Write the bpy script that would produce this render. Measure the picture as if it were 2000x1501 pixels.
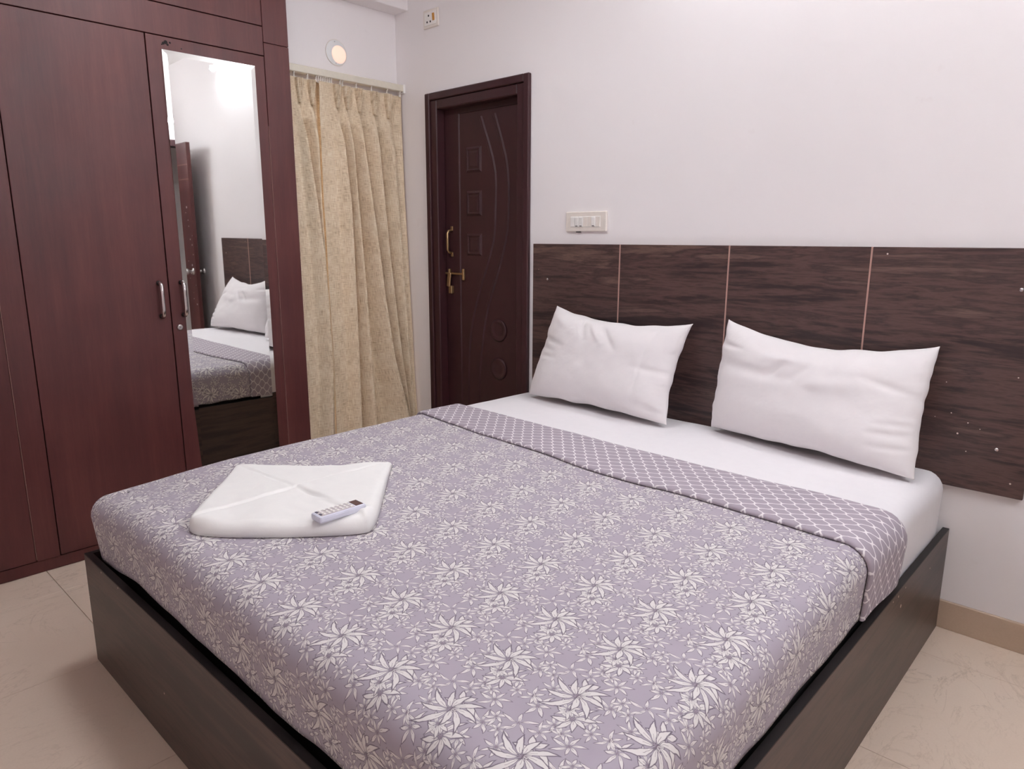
import bpy, bmesh, math, random
from mathutils import Vector, Matrix, noise
random.seed(7)
for o in list(bpy.data.objects): bpy.data.objects.remove(o)
S = bpy.context.scene
COL = S.collection
PI = math.pi
# ------------------------------------------------------------------ camera
cam_d = bpy.data.cameras.new('camera'); cam = bpy.data.objects.new('camera', cam_d); COL.objects.link(cam)
cam_d.sensor_width = 36.0; cam_d.lens = 1368.2 / 2000 * 36.0; cam_d.clip_start = 0.02
CX, CY, CZ, YAW, PITCH, ROLL = 3.382, -2.6425, 1.3164, 0.7534, -0.2049, 0.0027
fw = Vector((-math.sin(YAW)*math.cos(PITCH), math.cos(YAW)*math.cos(PITCH), math.sin(PITCH)))
rt = Vector((math.cos(YAW), math.sin(YAW), 0)); up = rt.cross(fw)
rt2 = rt*math.cos(ROLL) + up*math.sin(ROLL); up2 = -rt*math.sin(ROLL) + up*math.cos(ROLL)
cam.matrix_world = Matrix(((rt2.x, up2.x, -fw.x, CX), (rt2.y, up2.y, -fw.y, CY), (rt2.z, up2.z, -fw.z, CZ), (0, 0, 0, 1)))
S.camera = cam
# ------------------------------------------------------------------ world, light levels, exposure
S.view_settings.view_transform = 'Standard'
try: S.view_settings.look = 'None'
except Exception: pass
S.view_settings.gamma = 1.0; S.view_settings.use_curve_mapping = False
S.view_settings.exposure = 0.68
S.cycles.max_bounces = 8; S.cycles.diffuse_bounces = 6; S.cycles.glossy_bounces = 4; S.cycles.transmission_bounces = 4; S.cycles.transparent_max_bounces = 6
W = bpy.data.worlds.new('daylight'); S.world = W; W.use_nodes = True
bg = W.node_tree.nodes['Background']; bg.inputs[0].default_value = (1.0, 0.86, 0.70, 1); bg.inputs[1].default_value = 1.1
TUBE_HEAD = 31.0      # emission of the tube on the headboard wall
TUBE_DOOR = 80.0      # emission of the tube above the entrance door
ADDED_FILL = 25.0         # added round fill light on the ceiling, out of view
PORTHOLE = .42        # warm bulb behind the round glass in the curtain wall

# ------------------------------------------------------------------ helpers
def lin(c):
    return tuple(((v/255)/12.92 if v/255 <= 0.04045 else ((v/255+0.055)/1.055)**2.4) for v in c)
def rgb(r, g, b): return lin((r, g, b)) + (1.0,)
class NT:
    def __init__(s, name):
        s.m = bpy.data.materials.new(name); s.m.use_nodes = True; s.t = s.m.node_tree
        s.b = s.t.nodes['Principled BSDF']; s.out = s.t.nodes['Material Output']
    def n(s, typ, **kw):
        nd = s.t.nodes.new(typ)
        for k, v in kw.items(): setattr(nd, k, v)
        return nd
    def l(s, a, b): s.t.links.new(a, b)
    def math(s, op, a, b=None, c=None):
        nd = s.n('ShaderNodeMath', operation=op)
        for i, v in enumerate((a, b, c)):
            if v is None: continue
            if isinstance(v, (int, float)): nd.inputs[i].default_value = v
            else: s.l(v, nd.inputs[i])
        return nd.outputs[0]
    def mix(s, f, a, b, blend='MIX'):
        nd = s.n('ShaderNodeMix', data_type='RGBA', blend_type=blend)
        for i, v in ((0, f), (6, a), (7, b)):
            if isinstance(v, (int, float)): nd.inputs[i].default_value = v
            elif isinstance(v, tuple): nd.inputs[i].default_value = v
            else: s.l(v, nd.inputs[i])
        return nd.outputs[2]
    def coord(s, kind='Object', scale=(1, 1, 1), rot=(0, 0, 0), loc=(0, 0, 0)):
        tc = s.n('ShaderNodeTexCoord'); mp = s.n('ShaderNodeMapping')
        mp.inputs['Scale'].default_value = scale; mp.inputs['Rotation'].default_value = rot; mp.inputs['Location'].default_value = loc
        s.l(tc.outputs[kind], mp.inputs[0]); return mp.outputs[0]
    def noise(s, vec, scale, detail=3, rough=.5, dist=0):
        nd = s.n('ShaderNodeTexNoise'); nd.inputs['Scale'].default_value = scale; nd.inputs['Detail'].default_value = detail
        nd.inputs['Roughness'].default_value = rough; nd.inputs['Distortion'].default_value = dist
        s.l(vec, nd.inputs['Vector']); return nd.outputs[0]
    def ramp(s, fac, stops):
        nd = s.n('ShaderNodeValToRGB'); e = nd.color_ramp.elements
        e[0].position, e[0].color = stops[0]; e[1].position, e[1].color = stops[-1]
        for p, c in stops[1:-1]:
            x = e.new(p); x.color = c
        s.l(fac, nd.inputs[0]); return nd.outputs[0]
    def bump(s, h, strength=.2, dist=.002, normal=None):
        nd = s.n('ShaderNodeBump'); nd.inputs['Strength'].default_value = strength; nd.inputs['Distance'].default_value = dist
        s.l(h, nd.inputs['Height'])
        if normal: s.l(normal, nd.inputs['Normal'])
        s.l(nd.outputs[0], s.b.inputs['Normal']); return nd.outputs[0]
    def set(s, color=None, rough=None, metal=None, spec=None):
        if color is not None:
            if isinstance(color, tuple): s.b.inputs['Base Color'].default_value = color
            else: s.l(color, s.b.inputs['Base Color'])
        if rough is not None:
            if isinstance(rough, (int, float)): s.b.inputs['Roughness'].default_value = rough
            else: s.l(rough, s.b.inputs['Roughness'])
        if metal is not None: s.b.inputs['Metallic'].default_value = metal
        if spec is not None: s.b.inputs['Specular IOR Level'].default_value = spec
        return s
def plain(name, c, rough=.5, metal=0., spec=.5):
    t = NT(name).set(None, rough, metal, spec)
    nz = t.noise(t.coord(), 60, 2)
    t.set(t.mix(nz, tuple(v*.94 for v in rgb(*c)[:3])+(1,), tuple(min(1, v*1.05) for v in rgb(*c)[:3])+(1,)))
    return t.m
def emit(name, c, strength):
    t = NT(name); t.set(c + (1,)); t.b.inputs['Emission Color'].default_value = c + (1,); t.b.inputs['Emission Strength'].default_value = strength
    return t.m

M = {}
def mk_wall(name, c):
    t = NT(name); v = t.coord()
    n1 = t.noise(v, 1.6, 4, .6); n2 = t.noise(v, 9, 4, .65); n3 = t.noise(v, 260, 2)
    col = t.mix(t.math('MULTIPLY', n1, .5), rgb(*c), rgb(c[0]-6, c[1]-8, c[2]-8))
    spot = t.ramp(n2, [(.0, (0, 0, 0, 1)), (.66, (0, 0, 0, 1)), (.8, (1, 1, 1, 1))])
    col = t.mix(t.math('MULTIPLY', spot, .35), col, rgb(c[0]-18, c[1]-24, c[2]-26))
    t.set(col, .62, spec=.3)
    h = t.math('ADD', t.math('MULTIPLY', n2, .8), t.math('MULTIPLY', n3, .25)); t.bump(h, .12, .004)
    return t.m
M['wall'] = mk_wall('painted_wall', (247, 242, 242))
M['ceil'] = mk_wall('painted_ceiling', (248, 245, 243))
def mk_wood(name, stops, sc, rough, spec=.5):
    t = NT(name); v = t.coord(scale=sc)
    n1 = t.noise(v, 1.0, 6, .62, .6); n2 = t.noise(v, 5.0, 4, .7, .3)
    f = t.math('ADD', t.math('MULTIPLY', n1, .68), t.math('MULTIPLY', n2, .32))
    t.set(t.ramp(f, stops), rough, spec=spec); t.bump(n2, .06, .001); return t.m
M['headwood'] = mk_wood('dark_walnut_laminate', [(.33, rgb(36, 25, 27)), (.44, rgb(58, 41, 41)), (.51, rgb(94, 70, 65)), (.56, rgb(64, 46, 46)), (.63, rgb(110, 86, 77)), (.70, rgb(82, 61, 58))], (1.0, 1.0, 10), .42)
M['bedwood'] = mk_wood('dark_walnut_bed_laminate', [(.32, rgb(36, 26, 26)), (.45, rgb(54, 39, 38)), (.53, rgb(78, 59, 54)), (.58, rgb(58, 43, 41)), (.68, rgb(84, 65, 58))], (.6, .6, 7), .38)
def mk_wardrobe():
    t = NT('mahogany_laminate'); v = t.coord(scale=(14, 14, 1.0)); v2 = t.coord()
    n1 = t.noise(v, 1.0, 6, .6, .4); n2 = t.noise(v2, 3.0, 4, .6); n3 = t.noise(v, 9, 3, .7)
    f = t.math('ADD', t.math('ADD', t.math('MULTIPLY', n1, .5), t.math('MULTIPLY', n2, .3)), t.math('MULTIPLY', n3, .2))
    t.set(t.ramp(f, [(.3, rgb(66, 30, 31)), (.5, rgb(84, 40, 39)), (.7, rgb(101, 52, 48))]), t.math('MULTIPLY_ADD', n2, .25, .33), spec=.5)
    t.bump(n3, .08, .001); return t.m
M['wardrobe'] = mk_wardrobe()
M['dark'] = plain('dark_recess', (24, 12, 12), .8)
M['line'] = plain('worn_edge', (128, 92, 84), .6)
def mk_doorpaint():
    t = NT('plum_door_paint'); v = t.coord(scale=(1, 1, .25)); n = t.noise(v, 14, 4, .6)
    t.set(t.mix(n, rgb(52, 27, 31), rgb(70, 37, 41)), .42, spec=.45); t.bump(t.noise(t.coord(), 90, 2), .05, .001); return t.m
M['door'] = mk_doorpaint()
def mk_curtain():
    t = NT('beige_linen'); tc = t.n('ShaderNodeTexCoord')
    a = t.n('ShaderNodeMapping'); a.inputs['Scale'].default_value = (420, 22, 1); t.l(tc.outputs['UV'], a.inputs[0])
    b = t.n('ShaderNodeMapping'); b.inputs['Scale'].default_value = (26, 420, 1); t.l(tc.outputs['UV'], b.inputs[0])
    n1 = t.noise(a.outputs[0], 1, 2); n2 = t.noise(b.outputs[0], 1, 2); n3 = t.noise(tc.outputs['UV'], 9, 3)
    f = t.math('ADD', t.math('ADD', t.math('MULTIPLY', n1, .42), t.math('MULTIPLY', n2, .42)), t.math('MULTIPLY', n3, .16))
    col = t.ramp(f, [(.36, rgb(184, 158, 128)), (.5, rgb(233, 213, 184)), (.64, rgb(249, 237, 217))])
    t.set(col, .9, spec=.1); t.bump(f, .25, .0015)
    tr = t.n('ShaderNodeBsdfTranslucent'); t.l(col, tr.inputs[0])
    mx = t.n('ShaderNodeMixShader'); mx.inputs[0].default_value = .14
    t.l(t.b.outputs[0], mx.inputs[1]); t.l(tr.outputs[0], mx.inputs[2]); t.l(mx.outputs[0], t.out.inputs[0]); return t.m
M['curtain'] = mk_curtain()
def mk_cotton(name, c, bumps=.12, weave=900):
    t = NT(name); v = t.coord(); n = t.noise(v, 7, 4, .55); n2 = t.noise(v, weave, 2); n3 = t.noise(v, 28, 4, .6)
    t.set(t.mix(n3, rgb(*c), rgb(c[0]-6, c[1]-6, c[2]-5)), .85, spec=.15); t.b.inputs['Sheen Weight'].default_value = .15
    h = t.math('ADD', t.math('MULTIPLY', n, 1.), t.math('MULTIPLY', n2, .12)); h = t.math('ADD', h, t.math('MULTIPLY', n3, .3)); t.bump(h, bumps, .01); return t.m
M['sheet'] = mk_cotton('white_sheet', (243, 239, 241))
M['pillow'] = mk_cotton('white_pillowcase', (240, 234, 234), .22)
M['towel'] = mk_cotton('white_terry', (249, 247, 244), .18, 420)
# floral bedspread: repeated sprays of lily-like flowers on an oblique lattice
def flower_group():
    g = bpy.data.node_groups.new('flower', 'ShaderNodeTree')
    I = g.interface
    I.new_socket('Color', in_out='INPUT', socket_type='NodeSocketColor')
    for nm in ('S', 'T', 's0', 't0', 'R', 'N', 'Rot', 'Wd', 'Seed'): I.new_socket(nm, in_out='INPUT', socket_type='NodeSocketFloat')
    I.new_socket('Color', in_out='OUTPUT', socket_type='NodeSocketColor')
    gi = g.nodes.new('NodeGroupInput'); go = g.nodes.new('NodeGroupOutput')
    def mt(op, *a):
        nd = g.nodes.new('ShaderNodeMath'); nd.operation = op
        for i, v in enumerate(a):
            if isinstance(v, (int, float)): nd.inputs[i].default_value = v
            else: g.links.new(v, nd.inputs[i])
        return nd.outputs[0]
    i = gi.outputs
    ds = mt('WRAP', mt('SUBTRACT', i['S'], i['s0']), .5, -.5); dt = mt('WRAP', mt('SUBTRACT', i['T'], i['t0']), .5, -.5)
    lx = mt('SUBTRACT', mt('MULTIPLY', ds, .154), mt('MULTIPLY', dt, .027)); ly = mt('MULTIPLY', dt, .165)
    r = mt('SQRT', mt('ADD', mt('MULTIPLY', lx, lx), mt('MULTIPLY', ly, ly)))
    ang = mt('ADD', mt('ADD', mt('ARCTAN2', ly, lx), i['Rot']), mt('MULTIPLY', r, 9.0))
    k = mt('DIVIDE', mt('MULTIPLY', ang, i['N']), 2*PI); idx = mt('FLOOR', mt('ADD', k, .5))
    fr = mt('DIVIDE', mt('MULTIPLY', mt('SUBTRACT', k, idx), 2*PI), i['N'])
    wn = g.nodes.new('ShaderNodeTexWhiteNoise'); wn.noise_dimensions = '1D'
    g.links.new(mt('ADD', mt('FLOORED_MODULO', idx, i['N']), i['Seed']), wn.inputs['W'])
    L = mt('MULTIPLY', i['R'], mt('MULTIPLY_ADD', wn.outputs[0], .55, .62))
    px = mt('MULTIPLY', r, mt('COSINE', fr)); py = mt('ABSOLUTE', mt('MULTIPLY', r, mt('SINE', fr)))
    q = mt('DIVIDE', px, L); qc = mt('MINIMUM', mt('MAXIMUM', mt('SUBTRACT', q, .10), 0.0), .9)
    prof = mt('SINE', mt('MULTIPLY', mt('POWER', mt('DIVIDE', qc, .9), .85), PI))
    hw = mt('MULTIPLY', mt('MULTIPLY', i['Wd'], i['R']), prof)
    def clamp(v): return mt('MINIMUM', mt('MAXIMUM', v, 0.0), 1.0)
    white = clamp(mt('DIVIDE', mt('SUBTRACT', hw, py), .0009))
    q2 = mt('MINIMUM', mt('MAXIMUM', mt('DIVIDE', mt('SUBTRACT', q, .0), 1.12), 0.0), 1.0)
    hw2 = mt('MULTIPLY_ADD', mt('SINE', mt('MULTIPLY', q2, PI)), mt('MULTIPLY', mt('MULTIPLY', i['Wd'], i['R']), 1.32), -.0002)
    dark = clamp(mt('DIVIDE', mt('SUBTRACT', hw2, py), .0010))
    vein = mt('MULTIPLY', clamp(mt('DIVIDE', mt('SUBTRACT', .0007, py), .0006)), mt('LESS_THAN', q, .45))
    def mx(f, a, b):
        nd = g.nodes.new('ShaderNodeMix'); nd.data_type = 'RGBA'
        g.links.new(f, nd.inputs[0])
        for j, v in ((6, a), (7, b)):
            if isinstance(v, tuple): nd.inputs[j].default_value = v
            else: g.links.new(v, nd.inputs[j])
        return nd.outputs[2]
    c1 = mx(mt('MULTIPLY', dark, .85), i['Color'], rgb(104, 92, 106))
    c2 = mx(white, c1, rgb(226, 221, 219))
    c3 = mx(mt('MULTIPLY', vein, .7), c2, rgb(120, 100, 112))
    g.links.new(c3, go.inputs[0]); return g
def mk_quilt():
    t = NT('floral_bedspread'); g = flower_group(); tc = t.n('ShaderNodeTexCoord'); sp = t.n('ShaderNodeSeparateXYZ')
    nzv = t.n('ShaderNodeTexNoise'); nzv.inputs['Scale'].default_value = 60; t.l(tc.outputs['UV'], nzv.inputs['Vector'])
    vm = t.n('ShaderNodeVectorMath', operation='MULTIPLY_ADD'); vm.inputs[1].default_value = (.006, .006, 0); t.l(nzv.outputs[1], vm.inputs[0]); t.l(tc.outputs['UV'], vm.inputs[2])
    t.l(vm.outputs[0], sp.inputs[0])
    T = t.math('DIVIDE', sp.outputs[1], .165); Sx = t.math('DIVIDE', t.math('ADD', sp.outputs[0], t.math('MULTIPLY', T, .027)), .154)
    base = t.mix(t.noise(tc.outputs['UV'], 14, 3), rgb(168, 158, 170), rgb(181, 171, 182))
    fl = [(-.030, -.064, .031, 6, .4, .115), (-.052, -.050, .024, 6, 2.0, .12), (-.040, -.012, .027, 7, 1.1, .105), (.055, -.036, .028, 7, .9, .11), (.072, -.058, .022, 6, .1, .12), (.018, -.080, .028, 7, .2, .105),
          (.036, .064, .029, 7, 1.9, .11), (.012, .078, .022, 6, .6, .12), (.060, .012, .030, 7, .5, .105), (.066, .036, .024, 6, 2.2, .12), (-.052, .050, .034, 5, .3, .09), (-.014, .056, .028, 5, 1.4, .10), (-.066, .018, .022, 6, .9, .12),
          (.030, -.050, .040, 8, .7, .12), (.010, -.036, .030, 7, 2.6, .11), (.002, .024, .036, 5, 1.2, .15), (.0, .0, .056, 9, .15, .098)]
    col = base
    for j, (x, y, R, n, ro, wd) in enumerate(fl):
        nd = t.n('ShaderNodeGroup'); nd.node_tree = g
        t.l(col, nd.inputs['Color']); t.l(Sx, nd.inputs['S']); t.l(T, nd.inputs['T'])
        tt = y/.165; ss = (x + .027*tt)/.154
        for nm, v in (('s0', ss), ('t0', tt), ('R', R), ('N', n), ('Rot', ro), ('Wd', wd), ('Seed', 13.0*j)): nd.inputs[nm].default_value = v
        col = nd.outputs[0]
    t.set(col, .75, spec=.2); t.b.inputs['Sheen Weight'].default_value = .1
    h = t.noise(tc.outputs['UV'], 9, 4, .55); t.bump(h, .15, .01); return t.m
M['quilt'] = mk_quilt()
def mk_trellis():
    t = NT('trellis_print'); tc = t.n('ShaderNodeTexCoord'); sp = t.n('ShaderNodeSeparateXYZ')
    rot = t.n('ShaderNodeMapping'); rot.inputs['Rotation'].default_value = (0, 0, .06); t.l(tc.outputs['UV'], rot.inputs[0]); t.l(rot.outputs[0], sp.inputs[0])
    x = t.math('DIVIDE', sp.outputs[0], .052); y = t.math('DIVIDE', sp.outputs[1], .054)
    s = t.math('SINE', t.math('MULTIPLY', y, 2*PI)); s = t.math('DIVIDE', t.math('TANH', t.math('MULTIPLY', s, 1.1)), .80); s = t.math('MULTIPLY_ADD', s, .235, .25)
    sl = t.math('MULTIPLY', t.math('COSINE', t.math('MULTIPLY', y, 2*PI)), 1.5); sl = t.math('SQRT', t.math('MULTIPLY_ADD', sl, sl, 1.0))
    d1 = t.math('ABSOLUTE', t.math('WRAP', t.math('SUBTRACT', x, s), .5, -.5)); d2 = t.math('ABSOLUTE', t.math('WRAP', t.math('ADD', x, s), .5, -.5))
    d = t.math('DIVIDE', t.math('MINIMUM', d1, d2), sl)
    ln = t.n('ShaderNodeMapRange'); ln.inputs['From Min'].default_value = .046; ln.inputs['From Max'].default_value = .026; t.l(d, ln.inputs[0])
    col = t.mix(ln.outputs[0], t.mix(t.noise(tc.outputs['UV'], 20, 2), rgb(164, 153, 163), rgb(175, 164, 174)), rgb(236, 230, 232))
    t.set(col, .75, spec=.2); return t.m
M['trellis'] = mk_trellis()
def mk_floor():
    t = NT('beige_marble_tile'); v = t.coord(); wv = t.coord(scale=(1.6, .8, 1), rot=(0, 0, .5))
    n1 = t.noise(v, 2.2, 5, .6); n2 = t.noise(wv, 3.2, 6, .62, 1.4); n4 = t.noise(wv, 1.5, 6, .6, 2.2); n3 = t.noise(v, 180, 2)
    col = t.mix(n1, rgb(224, 203, 184), rgb(238, 220, 203))
    for nn, st in ((n2, .38), (n4, .30)):
        ve = t.ramp(nn, [(.488, (0, 0, 0, 1)), (.5, (1, 1, 1, 1)), (.512, (0, 0, 0, 1))]); msk = t.ramp(n1, [(.42, (0, 0, 0, 1)), (.62, (1, 1, 1, 1))])
        col = t.mix(t.math('MULTIPLY', t.math('MULTIPLY', ve, msk), st), col, rgb(150, 122, 98))
    col = t.mix(t.math('MULTIPLY', n3, .25), col, rgb(190, 165, 142))
    t.set(col, .3, spec=.45); return t.m
M['tile'] = mk_floor()
M['grout'] = plain('tile_grout', (196, 174, 154), .8)
def mk_skirt():
    t = NT('tan_skirting_tile'); v = t.coord(); n = t.noise(v, 6, 4); n2 = t.noise(v, 150, 2)
    t.set(t.mix(t.math('MULTIPLY', t.math('ADD', n, n2), .5), rgb(184, 160, 138), rgb(204, 181, 160)), .35); return t.m
M['skirt'] = mk_skirt()
M['ivory'] = plain('ivory_plastic', (236, 227, 218), .35)
M['ivory2'] = plain('white_switch_plastic', (246, 242, 238), .3)
M['rail'] = plain('cream_rail_aluminium', (226, 218, 202), .4)
M['clear'] = plain('clear_hook_plastic', (222, 214, 205), .3)
M['holes'] = plain('socket_holes', (38, 32, 34), .6)
M['amber'] = plain('amber_rocker', (206, 142, 48), .35)
M['chrome'] = plain('satin_chrome', (214, 206, 206), .22, 1.0)
M['blackmetal'] = plain('black_handle_foot', (26, 22, 24), .35)
M['brass'] = plain('aged_brass', (190, 160, 120), .35, .9)
M['steel'] = plain('brushed_steel', (190, 184, 182), .28, 1.0)
M['copper'] = plain('copper_strip', (196, 158, 146), .4, .35)
M['remote'] = plain('pale_blue_white_plastic', (226, 226, 240), .35)
M['screen'] = plain('brown_display', (92, 62, 64), .25)
M['button'] = plain('grey_rubber_button', (206, 196, 200), .6)
M['buttond'] = plain('dark_button', (98, 92, 110), .6)
M['mattress'] = plain('mattress_gap_shade', (40, 36, 40), .9)  # near-black colour stands in for the shade in the gap beside the boards
M['edging'] = plain('black_edge_band', (18, 13, 14), .5)
M['paintspot'] = plain('dried_white_paint', (206, 200, 204), .7)
M['chip'] = plain('chipped_laminate', (214, 196, 184), .8)
M['fixture'] = plain('white_fixture', (236, 236, 236), .4)
def mk_mirror():
    t = NT('silvered_glass'); t.set((.86, .875, .855, 1), .015, 1.0); return t.m
M['mirror'] = mk_mirror()
def mk_glass():
    t = NT('window_glass'); tr = t.n('ShaderNodeBsdfTransparent'); gl = t.n('ShaderNodeBsdfGlossy'); gl.inputs['Roughness'].default_value = .03
    mx = t.n('ShaderNodeMixShader'); mx.inputs[0].default_value = .06; t.l(tr.outputs[0], mx.inputs[1]); t.l(gl.outputs[0], mx.inputs[2]); t.l(mx.outputs[0], t.out.inputs[0]); return t.m
M['glass'] = mk_glass()
M['tubeA'] = emit('lit_tube', (.91, .955, 1.0), TUBE_HEAD)
M['tubeB'] = emit('lit_door_tube', (.91, .95, 1.0), TUBE_DOOR)
M['fill_glow'] = emit('added_fill_glow', (.91, .95, 1.0), ADDED_FILL)
M['bulb'] = emit('warm_bulb_glow', (.92, .62, .50), PORTHOLE); M['bulb'].cycles.emission_sampling = 'NONE'

def link(name, me, mat, parent=None):
    o = bpy.data.objects.new(name, me); COL.objects.link(o)
    if mat is not None and not me.materials: me.materials.append(M[mat] if isinstance(mat, str) else mat)
    if parent is not None:
        o.parent = parent
        if parent.type == 'EMPTY': o.matrix_parent_inverse = (Matrix.Translation(parent.location) @ parent.rotation_euler.to_matrix().to_4x4()).inverted()
    return o
def tag(o, label=None, cat=None, group=None, kind=None):
    for k, v in (('label', label), ('category', cat), ('group', group), ('kind', kind)):
        if v: o[k] = v
    return o
def thing(name, loc, label, cat, group=None, rotz=0):
    o = bpy.data.objects.new(name, None); COL.objects.link(o); o.location = loc; o.rotation_euler = (0, 0, rotz); o.empty_display_size = .05
    return tag(o, label, cat, group)
def smooth(me, on=True):
    for p in me.polygons: p.use_smooth = on
    return me
def mesh(name, V, F, sm=False, uv=None):
    me = bpy.data.meshes.new(name); me.from_pydata(V, [], F); me.validate(); me.update()
    if sm: smooth(me)
    if uv:
        u = me.uv_layers.new(name='UVMap')
        for lp in me.loops: u.data[lp.index].uv = uv[lp.vertex_index]
    return me
def bm_box(bm, x0, x1, y0, y1, z0, z1, bev=0, seg=1):
    r = bmesh.ops.create_cube(bm, size=1.0)
    for v in r['verts']:
        v.co = Vector(((x0+x1)/2 + v.co.x*(x1-x0), (y0+y1)/2 + v.co.y*(y1-y0), (z0+z1)/2 + v.co.z*(z1-z0)))
    if bev: bmesh.ops.bevel(bm, geom=list({e for v in r['verts'] for e in v.link_edges}), offset=bev, segments=seg, affect='EDGES', profile=.5)
def fin(bm, name, sm=False):
    me = bpy.data.meshes.new(name); bmesh.ops.recalc_face_normals(bm, faces=bm.faces); bm.to_mesh(me); bm.free()
    if sm: smooth(me)
    return me
def box(name, x0, x1, y0, y1, z0, z1, mat, parent=None, bev=0, seg=1):
    bm = bmesh.new(); bm_box(bm, x0, x1, y0, y1, z0, z1, bev, seg); return link(name, fin(bm, name), mat, parent)
def boxes(name, L, mat, parent=None, bev=0):
    bm = bmesh.new()
    for b in L: bm_box(bm, *b, bev=bev)
    return link(name, fin(bm, name), mat, parent)
def cyl(name, p0, p1, r, mat, parent=None, seg=20, r2=None):
    p0, p1 = Vector(p0), Vector(p1); d = p1-p0; bm = bmesh.new()
    bmesh.ops.create_cone(bm, cap_ends=True, segments=seg, radius1=r, radius2=r if r2 is None else r2, depth=d.length)
    m = Matrix.Translation((p0+p1)/2) @ d.to_track_quat('Z', 'Y').to_matrix().to_4x4(); bmesh.ops.transform(bm, matrix=m, verts=bm.verts)
    me = fin(bm, name)
    for p in me.polygons: p.use_smooth = len(p.vertices) == 4
    return link(name, me, mat, parent)
def tube_me(name, pts, r, seg=8, close=False):
    V = []; F = []; n = len(pts); P = [Vector(p) for p in pts]
    for i in range(n):
        d = (P[(i+1) % n]-P[i-1]) if close else (P[min(i+1, n-1)]-P[max(i-1, 0)])
        q = d.to_track_quat('Z', 'Y') if i == 0 else pd.rotation_difference(d) @ q; pd = d.copy(); rr = r[i] if isinstance(r, (list, tuple)) else r
        for j in range(seg):
            a = 2*PI*j/seg; V.append(P[i] + q @ Vector((rr*math.cos(a), rr*math.sin(a), 0)))
    for i in range(n if close else n-1):
        for j in range(seg):
            a, b = i*seg+j, i*seg+(j+1) % seg; c, d2 = ((i+1) % n)*seg+(j+1) % seg, ((i+1) % n)*seg+j
            F.append((a, b, c, d2))
    if not close: F += [tuple(range(seg))[::-1], tuple((n-1)*seg+j for j in range(seg))]
    return mesh(name, V, F, True)
def lathe(name, prof, c, axis, mat, parent=None, seg=24):
    q = Vector(axis).to_track_quat('Z', 'Y'); V = []; F = []; c = Vector(c)
    for r, h in prof:
        for j in range(seg): a = 2*PI*j/seg; V.append(c + q @ Vector((r*math.cos(a), r*math.sin(a), h)))
    for i in range(len(prof)-1):
        for j in range(seg): F.append((i*seg+j, i*seg+(j+1) % seg, (i+1)*seg+(j+1) % seg, (i+1)*seg+j))
    F += [tuple(range(seg))[::-1], tuple((len(prof)-1)*seg+j for j in range(seg))]
    me = mesh(name, V, F)
    for p in me.polygons: p.use_smooth = len(p.vertices) == 4
    return link(name, me, mat, parent)
def interp(xs, ys, x):
    if x <= xs[0]: return ys[0]
    for i in range(len(xs)-1):
        if x <= xs[i+1]:
            f = (x-xs[i])/(xs[i+1]-xs[i]); return ys[i]+(ys[i+1]-ys[i])*f
    return ys[-1]
def cr(xs, ys, x):   # smooth interpolation
    n = len(xs)
    if x <= xs[0]: return ys[0]
    if x >= xs[-1]: return ys[-1]
    for i in range(n-1):
        if x <= xs[i+1]:
            h = xs[i+1]-xs[i]; f = (x-xs[i])/h
            m0 = (ys[i+1]-ys[i-1])/(xs[i+1]-xs[i-1]) if i else (ys[1]-ys[0])/h
            m1 = (ys[i+2]-ys[i])/(xs[i+2]-xs[i]) if i+2 < n else (ys[-1]-ys[-2])/h
            f2, f3 = f*f, f*f*f
            return (2*f3-3*f2+1)*ys[i] + (f3-2*f2+f)*h*m0 + (-2*f3+3*f2)*ys[i+1] + (f3-f2)*h*m1

# ------------------------------------------------------------------ the room
XR, YF, ZC = 4.20, -3.70, 2.80
fl = box('floor', -.56, 5.4, YF-.15, .25, -.10, -.006, 'grout'); tag(fl, kind='structure')
TS = .60
xs = [.456 + TS*k for k in range(-2, 9)]; ys = [-2.02 + TS*k for k in range(-3, 5)]
for i in range(len(xs)-1):
    for j in range(len(ys)-1):
        x0, x1, y0, y1 = max(xs[i], -.40), min(xs[i+1], 5.3), max(ys[j], YF), min(ys[j+1], .20)
        if x1-x0 < .05 or y1-y0 < .05: continue
        if x0 > XR+.15 and (y0 > -.2): continue
        box('floor_tile', x0+.0008, x1-.0008, y0+.0008, y1-.0008, -.006, 0.0, 'tile', fl, .0006)
DL, DR, DT = .2636, 1.0261, 2.0838
tag(boxes('wall_back', [(-.12, DL+.02, 0, .15, 0, ZC), (DR-.02, XR+.12, 0, .15, 0, ZC), (DL+.02, DR-.02, 0, .15, DT-.02, ZC), (DL-.1, DR+.1, .15, .2, 0, DT+.1)], 'wall'), kind='structure')
tag(boxes('wall_left', [(-.12, 0, -.80, -.70, 0, ZC), (-.12, 0, -.20, 0, 0, ZC), (-.12, 0, -.70, -.20, 2.03, ZC), (-.52, -.12, -.80, -.78, 0, ZC), (-.56, -.42, YF, -.80, 0, ZC)], 'wall'), kind='structure')
EY0, EY1 = -.98, -.14   # entrance door opening in the right wall
tag(boxes('wall_right', [(XR, XR+.12, EY1, 0, 0, ZC), (XR, XR+.12, YF, EY0, 0, ZC), (XR, XR+.12, EY0, EY1, 2.10, ZC)], 'wall'), kind='structure')
tag(box('wall_front', -.56, XR+.12, YF-.12, YF, 0, ZC, 'wall'), kind='structure')
tag(boxes('wall_corridor', [(5.3, 5.4, YF, .15, 0, ZC), (XR+.12, 5.3, .0, .15, 0, ZC), (XR+.12, 5.3, YF-.12, YF, 0, ZC)], 'wall'), kind='structure')
tag(box('ceiling', -.56, 5.4, YF-.12, .15, ZC, ZC+.1, 'ceil'), kind='structure')
tag(box('trim_1', 0, .118, -.80, 0, 2.5327, ZC, 'wall', bev=.003), kind='structure')
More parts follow.
